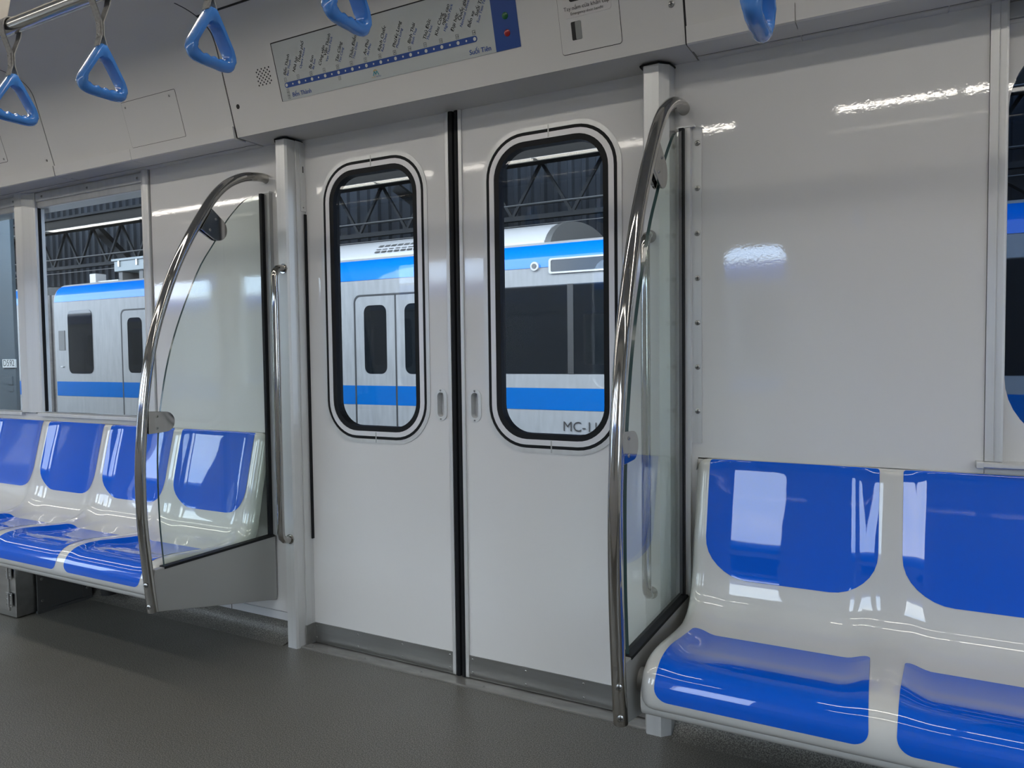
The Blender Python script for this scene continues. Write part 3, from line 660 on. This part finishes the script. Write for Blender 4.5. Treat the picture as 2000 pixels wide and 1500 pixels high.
# ================================================================== overhead rail and hand straps
RY, RZ = -1.0, 1.818
rl = thing('overhead_rail', (-.8, RY, RZ), 'horizontal steel rail under the ceiling carrying the blue hand straps', 'handrail')
MB().tube([(-2.6, RY, RZ), (1.9, RY, RZ)], .0165, 18).build('rail_tube', 'rail', rl, smooth=60)
for xb in (-.69, 1.75):
    pts = [(RY-.03, RZ+.022), (RY+.03, RZ+.022), (RY+.045, RZ+.10), (RY+.085, RZ+.20), (RY+.16, RZ+.30), (RY+.20, 2.171), (RY-.06, 2.171), (RY-.055, RZ+.25), (RY-.045, RZ+.10)]
    MB().prism(pts, 'x', xb-.045, xb+.045).build('bracket_arm', 'beige', rl, bevel=.006)
    MB().tube([(xb-.03, RY, RZ), (xb+.03, RY, RZ)], .022, 18).build('bracket_clamp', 'rail', rl, smooth=40)
def hand_strap(x, ztop, lab, first):
    """triangular handle in the plane across the carriage, hung on a folded strap"""
    h = thing('hand_strap', (x, RY, RZ), lab, 'hand strap', 'blue hand straps on the overhead rail')
    zt = ztop; zb = zt-.112; HW = .069
    def tri(hw, z0, z1, rb, rt, top=.006):
        c = [Vector((-hw, z0)), Vector((hw, z0)), Vector((top, z1)), Vector((-top, z1))]; rr = [rb, rb, rt, rt]; out = []
        for i in range(4):
            p, a, b_ = c[i], c[i-1], c[(i+1) % 4]; da = (a-p).normalized(); db = (b_-p).normalized(); an = math.acos(max(-1, min(1, da.dot(db))))
            L_ = min(rr[i]/math.tan(an/2), (a-p).length*.49, (b_-p).length*.49); A0 = p+da*L_; B0 = p+db*L_
            for k in range(9):
                q = k/8; out.append(A0*(1-q)**2+p*2*q*(1-q)+B0*q*q)
        return out
    outer = tri(HW, zb, zt, .028, .004, .005); inner = tri(HW-.023, zb+.022, zt-.032, .016, .016, .010)
    cen = Vector((0, zb+.043)); N = 84
    def hit(poly, d):
        best = None
        for i in range(len(poly)):
            a, b_ = poly[i]-cen, poly[(i+1) % len(poly)]-cen; e = b_-a; den = d.x*e.y-d.y*e.x
            if abs(den) < 1e-12: continue
            t_ = (a.x*e.y-a.y*e.x)/den; s_ = (a.x*d.y-a.y*d.x)/den
            if t_ > 0 and -1e-6 <= s_ <= 1+1e-6: best = t_ if best is None else min(best, t_)
        return cen+d*(best or .05)
    vs = []; seg = 12
    for i in range(N):
        a = 2*PI*i/N; d = Vector((math.sin(a), math.cos(a))); O = hit(outer, d); I = hit(inner, d)
        low = max(0, -d.y); 
        if d.y < -.55: I = I+Vector((0, 1))*.0016*math.sin(I.x*2*PI/.0165)
        wx = .0165-.0052*min(1, low*1.6); mid = (O+I)/2; hf = (O-I)/2
        ex = .55 if low < .4 else 1.0
        for k in range(seg):
            c_, s_ = math.cos(2*PI*k/seg), math.sin(2*PI*k/seg)
            cc = math.copysign(abs(c_)**ex, c_); ss = math.copysign(abs(s_)**ex, s_)
            q = mid+hf*cc; vs.append((x+wx*ss, RY+q.x, q.y))
    fs = [(i*seg+k, i*seg+(k+1) % seg, ((i+1) % N)*seg+(k+1) % seg, ((i+1) % N)*seg+k) for i in range(N) for k in range(seg)]
    MB().add(vs, fs).build('triangle_handle', 'hblue', h, smooth=40)
    # strap: over the rail, legs join, run down, and part again round the apex of the handle
    zj = RZ-.062; ze = zt+.012
    right = [(.020, RZ-.004), (.017, RZ-.022), (.0022, zj), (.0020, (zj+ze)/2), (.0022, ze+.006), (.0095, zt-.006)]
    loop = [(.0195*math.cos(a), RZ+.0195*math.sin(a)) for a in [PI*k/10 for k in range(11)]]
    line = list(reversed(right))+loop[1:-1]+[(-a, c) for a, c in right]
    hwid = .0095; th = .0011; vs = []
    for i, (yy, zz) in enumerate(line):
        a = Vector(line[max(i-1, 0)]); c = Vector(line[min(i+1, len(line)-1)]); d = (c-a).normalized(); nn = Vector((d.y, -d.x))*th
        for sx, sn in ((-1, 1), (1, 1), (1, -1), (-1, -1)): vs.append((x+sx*hwid, RY+yy+nn.x*sn, zz+nn.y*sn))
    fs = [(i*4+k, i*4+(k+1) % 4, (i+1)*4+(k+1) % 4, (i+1)*4+k) for i in range(len(line)-1) for k in range(4)]+[(0, 1, 2, 3), (4*len(line)-4, 4*len(line)-3, 4*len(line)-2, 4*len(line)-1)]
    MB().add(vs, fs).build('strap', 'strap', h)
    zp = (zj+ze)/2
    pl = MB().box(x-.0058, x+.0058, RY-.0062, RY-.0030, zp-.017, zp+.017).build('fastener_plate', 'strap', h, bevel=.001)
    for z in (zp-.011, zp+.011): screw((x, RY-.0062, z), (0, -1, 0), .0034, pl, 'rivet')
    return h
h0 = hand_strap(-.575, 1.710, 'blue triangular hand strap, leftmost of the row, cut by the left edge', True)
dup(h0, (.335, 0, 0), 'blue triangular hand strap, second from left, above the small square hatch')
dup(h0, (.670, 0, 0), 'blue triangular hand strap in front of the black cove seam')
dup(h0, (1.005, 0, 0), 'blue triangular hand strap hanging in front of the route map')
hand_strap(1.100, 1.562, 'blue hand strap on a longer strap at upper right, seen nearly edge on', True)

# ================================================================== equipment under the left bench
cb = thing('equipment_cabinet', (-2.2, -.36, 0), 'small brushed steel cabinet with hinged door under the left bench', 'cabinet')
MB().box(-2.75, -1.886, -.360, -.280, .004, .262).build('cabinet_body', 'brushed', cb, bevel=.002)
cd_ = MB().box(-2.70, -1.925, -.366, -.358, .028, .232).build('cabinet_door', 'brushed', cb, bevel=.002)
for z in (.190, .075):
    hg = MB().box(-1.945, -1.900, -.3685, -.365, z-.028, z+.028).tube([(-1.921, -.370, z-.028), (-1.921, -.370, z+.028)], .004, 10).build('hinge', 'brushed', cd_)
    for dz in (-.018, 0, .018):
        for xx in (-1.934, -1.908): screw((xx, -.3685, z+dz), (0, -1, 0), .0036, hg)
hb = thing('heater_box', (-2.2, -.15, 0), 'dark grey heater box behind the cabinet under the left bench', 'heater')
MB().box(-2.80, -1.872, -.268, -.088, .012, .290).build('box_body', 'heater', hb, bevel=.002)
for y0, dy in ((-.274, -.03), (-.086, -.02)):
    fp = MB().prism([(y0-.012, .0), (y0+.030, .0), (y0+.012, .29), (y0-.012, .29)], 'x', -1.874, -1.868).build('foot_bracket', 'heater', hb)
    for z in (.24, .14, .05): screw((-1.868, y0+.006, z), (1, 0, 0), .006, fp, 'bolt')
MB().box(-1.876, -1.862, -.29, -.06, .0, .012).build('base_flange', 'heater', hb)
MB().tube([(-1.70, -.09, .05), (-1.70, -.09, .16)], .03, 14).build('cable_gland', 'dark', hb, smooth=40)

# ================================================================== OUTSIDE
struct(MB().box(-90, 60, -60, 60, -1.25, -1.15).build('ground', 'ground'), 'grey ballast ground between the tracks', 'ground')
def train_car(nm, yf, s, xa, xb, doors, wins, lab, detail=True):
    """car whose near side stands at y = yf; s = +1 when it lies beyond in +y"""
    t_ = thing(nm, ((xa+xb)/2, yf+s*1.4, -1.1), lab, 'train')
    Y = lambda d: yf+s*d
    side = [(0, -.85), (0, 1.95), (.006, 2.03), (.022, 2.10), (.05, 2.165), (.09, 2.215), (.14, 2.25), (.20, 2.275), (.5, 2.33), (1.4, 2.39)]
    full = side+[(2.8-d, z) for d, z in reversed(side[:-1])]
    MB().prism([(Y(d), z) for d, z in full], 'x', xa, xb).build('car_body', 'tbody', t_, smooth=40)
    def strip(name, pts, m, x0=xa, x1=xb, o=.006):
        vs = [(x, Y(d-o), z+(o if z > 2.1 else 0)) for x in (x0, x1) for d, z in pts]; k = len(pts)
        MB().add(vs, [(i, i+1, k+i+1, k+i) for i in range(k-1)]).build(name, m, t_, smooth=60)
    band = [(0, 1.985)]+[p for p in side if 1.985 < p[1] < 2.26]
    strip('roof_band', band, 'tblue', xa+.03, xb-.03)
    strip('rain_gutter', [(.14, 2.25), (.20, 2.28), (.30, 2.30)], 'troof')
    strip('roof_skin', [(.30, 2.30), (.5, 2.335), (1.4, 2.395)], 'troof')
    strip('waist_stripe', [(0, .395), (0, .638)], 'tstripe', xa+.03, xb-.03)
    def win(x0, x1, z0, z1, r=.07, par=None, d=.010, name='side_window'):
        q = rrect((x0+x1)/2, (z0+z1)/2, (x1-x0)/2, (z1-z0)/2, r, 5); k = len(q)
        return MB().add([(a, Y(-d), c) for a, c in q]+[(a, Y(.01), c) for a, c in q], [tuple(range(k))]+[(i, (i+1) % k, k+(i+1) % k, k+i) for i in range(k)]).build(name, 'tglass', par or t_)
    for xc in doors:
        q = rrect(xc, .78, .662, 1.02, .10, 5); q2 = rrect(xc, .78, .640, .998, .09, 5); mb = MB(); ring_y(mb, q, q2, Y(-.012), Y(.01)); mb.build('door_frame', 'tdark', t_)
        for sd in (-1, 1):
            x0, x1 = sorted((xc+sd*.014, xc+sd*.638)); lf = MB().box(x0, x1, *sorted((Y(-.008), Y(.01))), -.2, 1.775).build('door_leaf', 'tbody', t_)
            win(xc+sd*.320-.178, xc+sd*.320+.178, .79, 1.66, .09, lf, .011, 'door_glass')
            vs = MB().box(x0, x1, *sorted((Y(-.0095), Y(0))), .395, .638).build('door_stripe', 'tstripe', lf)
        MB().box(xc-.014, xc+.014, *sorted((Y(-.007), Y(.01))), -.2, 1.775).build('door_seal', 'tdark', t_)
    for x0, x1, z0, z1, mull in wins:
        win(x0, x1, z0, z1, .05 if mull else .10)
        if mull: MB().box((x0+x1)/2-.035, (x0+x1)/2+.035, *sorted((Y(-.014), Y(0))), z0, z1).build('window_mullion', 'tdark', t_)
    return t_
tA = train_car('train_car', 5.5, 1, -11.66, 7.6, [-9.18, -4.41, .37, 5.14], [(-11.26, -10.60, .775, 1.83, False), (-7.75, -5.85, .80, 1.785, True), (-2.98, -1.08, .80, 1.785, True), (1.8, 3.7, .80, 1.785, True)],
               'blue and white metro car parked outside, filling the view through the door windows')
# details of that car
def ybox(name, x0, x1, d0, d1, z0, z1, m, par, bevel=0): return MB().box(x0, x1, 5.5+d0, 5.5+d1, z0, z1).build(name, m, par, bevel=bevel)
ybox('vent_grille', -11.53, -11.36, -.012, .01, 1.17, 1.50, 'tac', tA); ybox('door_cock_handle', -11.47, -11.40, -.03, 0, .885, .90, 'troof', tA)
q = rrect(-1.92, 1.99, .36, .085, .03, 5); q2 = rrect(-1.92, 1.99, .335, .066, .02, 5)
mb = MB(); ring_y(mb, q, q2, 5.47, 5.51); db = mb.build('destination_frame', 'troof', tA)
MB().add([(a, 5.478, c) for a, c in q2], [tuple(range(len(q2)))]).build('destination_glass', 'tglass', db)
lampo = MB().tube([(-2.455, 5.51, 2.0), (-2.455, 5.465, 2.0)], .05, 16).build('side_lamp', 'troof', tA, smooth=40)
MB().tube([(-2.455, 5.47, 2.0), (-2.455, 5.455, 2.0)], .028, 14).build('lamp_lens', 'tac', lampo, smooth=40)
mcx = MB(); text(mcx, 'MC-11', .155, Matrix.Translation((-2.135, 5.488, .165)) @ Matrix.Rotation(PI/2, 4, 'X'))
mcx.build('car_number', 'ink', tA)
# rooftop air conditioner with rounded end, louvred side
ac = [(.38, 2.30), (.40, 2.36), (.46, 2.44), (.58, 2.53), (.80, 2.60), (1.4, 2.63), (2.0, 2.60), (2.22, 2.53), (2.34, 2.44), (2.40, 2.36), (2.42, 2.30)]
acb = MB().prism([(5.5+d, z) for d, z in ac], 'x', -7.4, -2.52).build('air_conditioner', 'troof', tA, smooth=40)
big = [(.36+1.04*(1-math.cos(a)), 2.26+.42*math.sin(a)) for a in [PI*k/24 for k in range(25)]]
MB().prism([(5.5+d, z) for d, z in big], 'x', -2.52, -2.44).build('rounded_end_plate', 'tac', acb, smooth=40)
for row in range(3):
    for k in range(16):
        x0 = -5.05+k*.105; d = .415+row*.045; z = 2.385+row*.042
        MB().prism([(5.5+d-.022, z), (5.5+d+.01, z+.004), (5.5+d+.03, z+.030)], 'x', x0, x0+.075).build('louvre', 'tac', acb)
MB().box(-7.4, -2.52, 5.86, 5.875, 2.30, 2.345).build('side_rail', 'troof', acb)
# equipment on the roof near the car end, and the next car
eq = MB().box(-10.95, -10.15, 6.15, 6.75, 2.52, 2.72).build('roof_equipment_box', 'box', tA, bevel=.01)
MB().box(-10.98, -10.12, 6.12, 6.78, 2.70, 2.735).build('box_lid', 'box', eq)
for xx in (-10.80, -10.32): MB().box(xx-.02, xx+.02, 6.13, 6.15, 2.60, 2.70).build('latch', 'screw', eq)
for xx in (-10.85, -10.3): MB().box(xx-.05, xx+.05, 6.2, 6.7, 2.33, 2.52).build('box_leg', 'tac', eq)
an = MB().box(-11.42, -11.25, 6.0, 6.2, 2.34, 2.50).build('roof_antenna', 'troof', tA, bevel=.01)
MB().box(-11.3, -10.7, 6.05, 6.12, 2.34, 2.37).build('cable_duct', 'troof', tA)
tB = train_car('train_car', 5.5, 1, -30, -12.62, [-15.1, -19.9], [(-13.65, -12.95, .775, 1.83, False)], 'neighbouring blue and white metro car just visible at the far left edge')
gw = thing('gangway_bellows', (-12.14, 6.9, -.8), 'grey brown bellows between the two parked metro cars', 'gangway')
for k in range(8):
    x0 = -12.60+k*.1165; MB().box(x0+.01, x0+.105, 5.78+.02*(k % 2), 8.0, -.7, 2.16).build('bellows_fold', 'gang', gw, bevel=.02)
train_car('train_car', .14, -1, -40, -6.15, [-9.2, -14.0, -18.8], [(-7.9, -6.9, .80, 1.785, True), (-12.5, -10.6, .80, 1.785, True), (-17.3, -15.4, .80, 1.785, True)], 'metro car coupled beyond the left end wall, mirrored in parked car windows')
# a third train on the other side, met only in the reflections
train_car('train_car', -8.7, -1, -14, 9.5, [-7.0, -2.23, 2.54, 7.3], [(-5.6, -3.7, .80, 1.785, True), (-.84, 1.06, .80, 1.785, True), (3.95, 5.85, .80, 1.785, True)], 'blue and white metro car on the track behind the viewer, mirrored in seats and panels')

# depot hall behind the parked train
dp = thing('depot_wall', (-10, 13, -1.1), 'dark corrugated metal wall of the depot behind the parked train', 'building')
mb = MB(); pts = []; xx = -60.0
while xx < 30:
    pts += [(xx, 13.0), (xx+.16, 13.0), (xx+.20, 12.93), (xx+.29, 12.93)]; xx += .33
vs = [(a, c, z) for z in (-1.2, 9.0) for a, c in pts]; k = len(pts)
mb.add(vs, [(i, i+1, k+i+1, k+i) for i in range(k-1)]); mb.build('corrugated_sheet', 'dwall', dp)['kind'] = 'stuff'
for z in (3.25, 5.6): MB().box(-60, 30, 12.78, 12.93, z-.06, z+.06).build('wall_girt', 'dsteel', dp)
rf = thing('depot_roof', (-10, 12, 7), 'dark sheet roof over the depot hall', 'roof')
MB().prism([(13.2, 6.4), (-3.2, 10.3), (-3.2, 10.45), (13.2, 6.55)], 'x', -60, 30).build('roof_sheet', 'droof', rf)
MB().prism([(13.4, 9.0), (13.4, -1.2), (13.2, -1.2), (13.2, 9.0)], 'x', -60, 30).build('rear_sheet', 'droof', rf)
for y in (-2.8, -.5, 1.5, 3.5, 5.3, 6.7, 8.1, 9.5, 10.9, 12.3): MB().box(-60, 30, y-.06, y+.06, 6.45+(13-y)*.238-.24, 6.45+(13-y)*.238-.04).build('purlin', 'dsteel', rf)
bm_ = thing('depot_beam', (-10, 10.2, 4.6), 'long weathered beam below the depot roof', 'beam')
MB().box(-60, 30, 10.1, 10.35, 4.46, 4.78).build('beam_web', 'dbeam', bm_); MB().box(-60, 30, 10.0, 10.45, 4.76, 4.82).build('beam_flange', 'dsteel', bm_)
ts = thing('wall_truss', (-10, 11, 4.2), 'zigzag steel truss in front of the depot wall', 'truss')
MB().box(-40, 20, 10.95, 11.05, 4.66, 4.74).build('top_chord', 'dsteel', ts); MB().box(-40, 20, 10.94, 11.06, 3.60, 3.69).build('bottom_chord', 'dsteel', ts)
MB().box(-40, 20, 10.97, 11.03, 3.88, 3.91).build('middle_rail', 'dsteel', ts)
x = -9.163-1.3*18; 
for k in range(34):
    MB().bar((x, 11, 3.67), (x+.64, 11, 4.68), .055, .055).build('truss_brace', 'dsteel', ts)
    MB().bar((x+.64, 11, 4.68), (x+1.28, 11, 3.67), .055, .055).build('truss_brace', 'dsteel', ts); x += 1.28
for i, xx in enumerate((-27.0, -17.2, -6.35, 3.6)):
    co = thing('depot_post', (xx, 12, -1.1), ['steel post with diagonal brace, far left in the dim depot', 'steel post with diagonal brace seen above the parked car in the left window', 'steel post with diagonal brace seen in the right door window', 'steel post with diagonal brace hidden behind the right wall'][i], 'post')
    MB().box(xx-.14, xx+.14, 11.5, 11.75, -1.1, 6.6).build('post_shaft', 'dwall', co)
    MB().bar((xx-2.6, 11.62, 4.75), (xx-.1, 11.62, 2.9), .20, .20).build('diagonal_brace', 'dsteel', co)
wr = thing('overhead_wires', (-10, 8, 3.3), 'thin overhead wires above the parked train', 'wire')
for y, z in ((8.2, 3.30), (8.6, 3.05), (7.4, 3.75)): MB().tube([(-40, y, z), (20, y, z)], .008, 6).build('wire', 'screw', wr)
dc = thing('depot_column', (-8.1, 2.85, -1.1), 'blue grey steel column with number plate, filling the far left window', 'column')
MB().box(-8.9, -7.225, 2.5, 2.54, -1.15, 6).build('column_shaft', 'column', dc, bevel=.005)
np_ = MB().box(-7.445, -7.20, 2.485, 2.5, .945, 1.035).build('number_plate', 'mapw', dc)
tx = MB(); text(tx, 'D592', .098,  Matrix.Translation((-7.322, 2.4835, .962)) @ Matrix.Rotation(PI/2, 4, 'X'), align='CENTER'); tx.build('plate_lettering', 'ink', np_)
MB().box(-7.38, -7.28, 2.49, 2.5, .76, .85).build('small_plate', 'column', dc); MB().box(-7.38, -7.28, 2.49, 2.5, .69, .73).build('small_plate', 'column', dc)
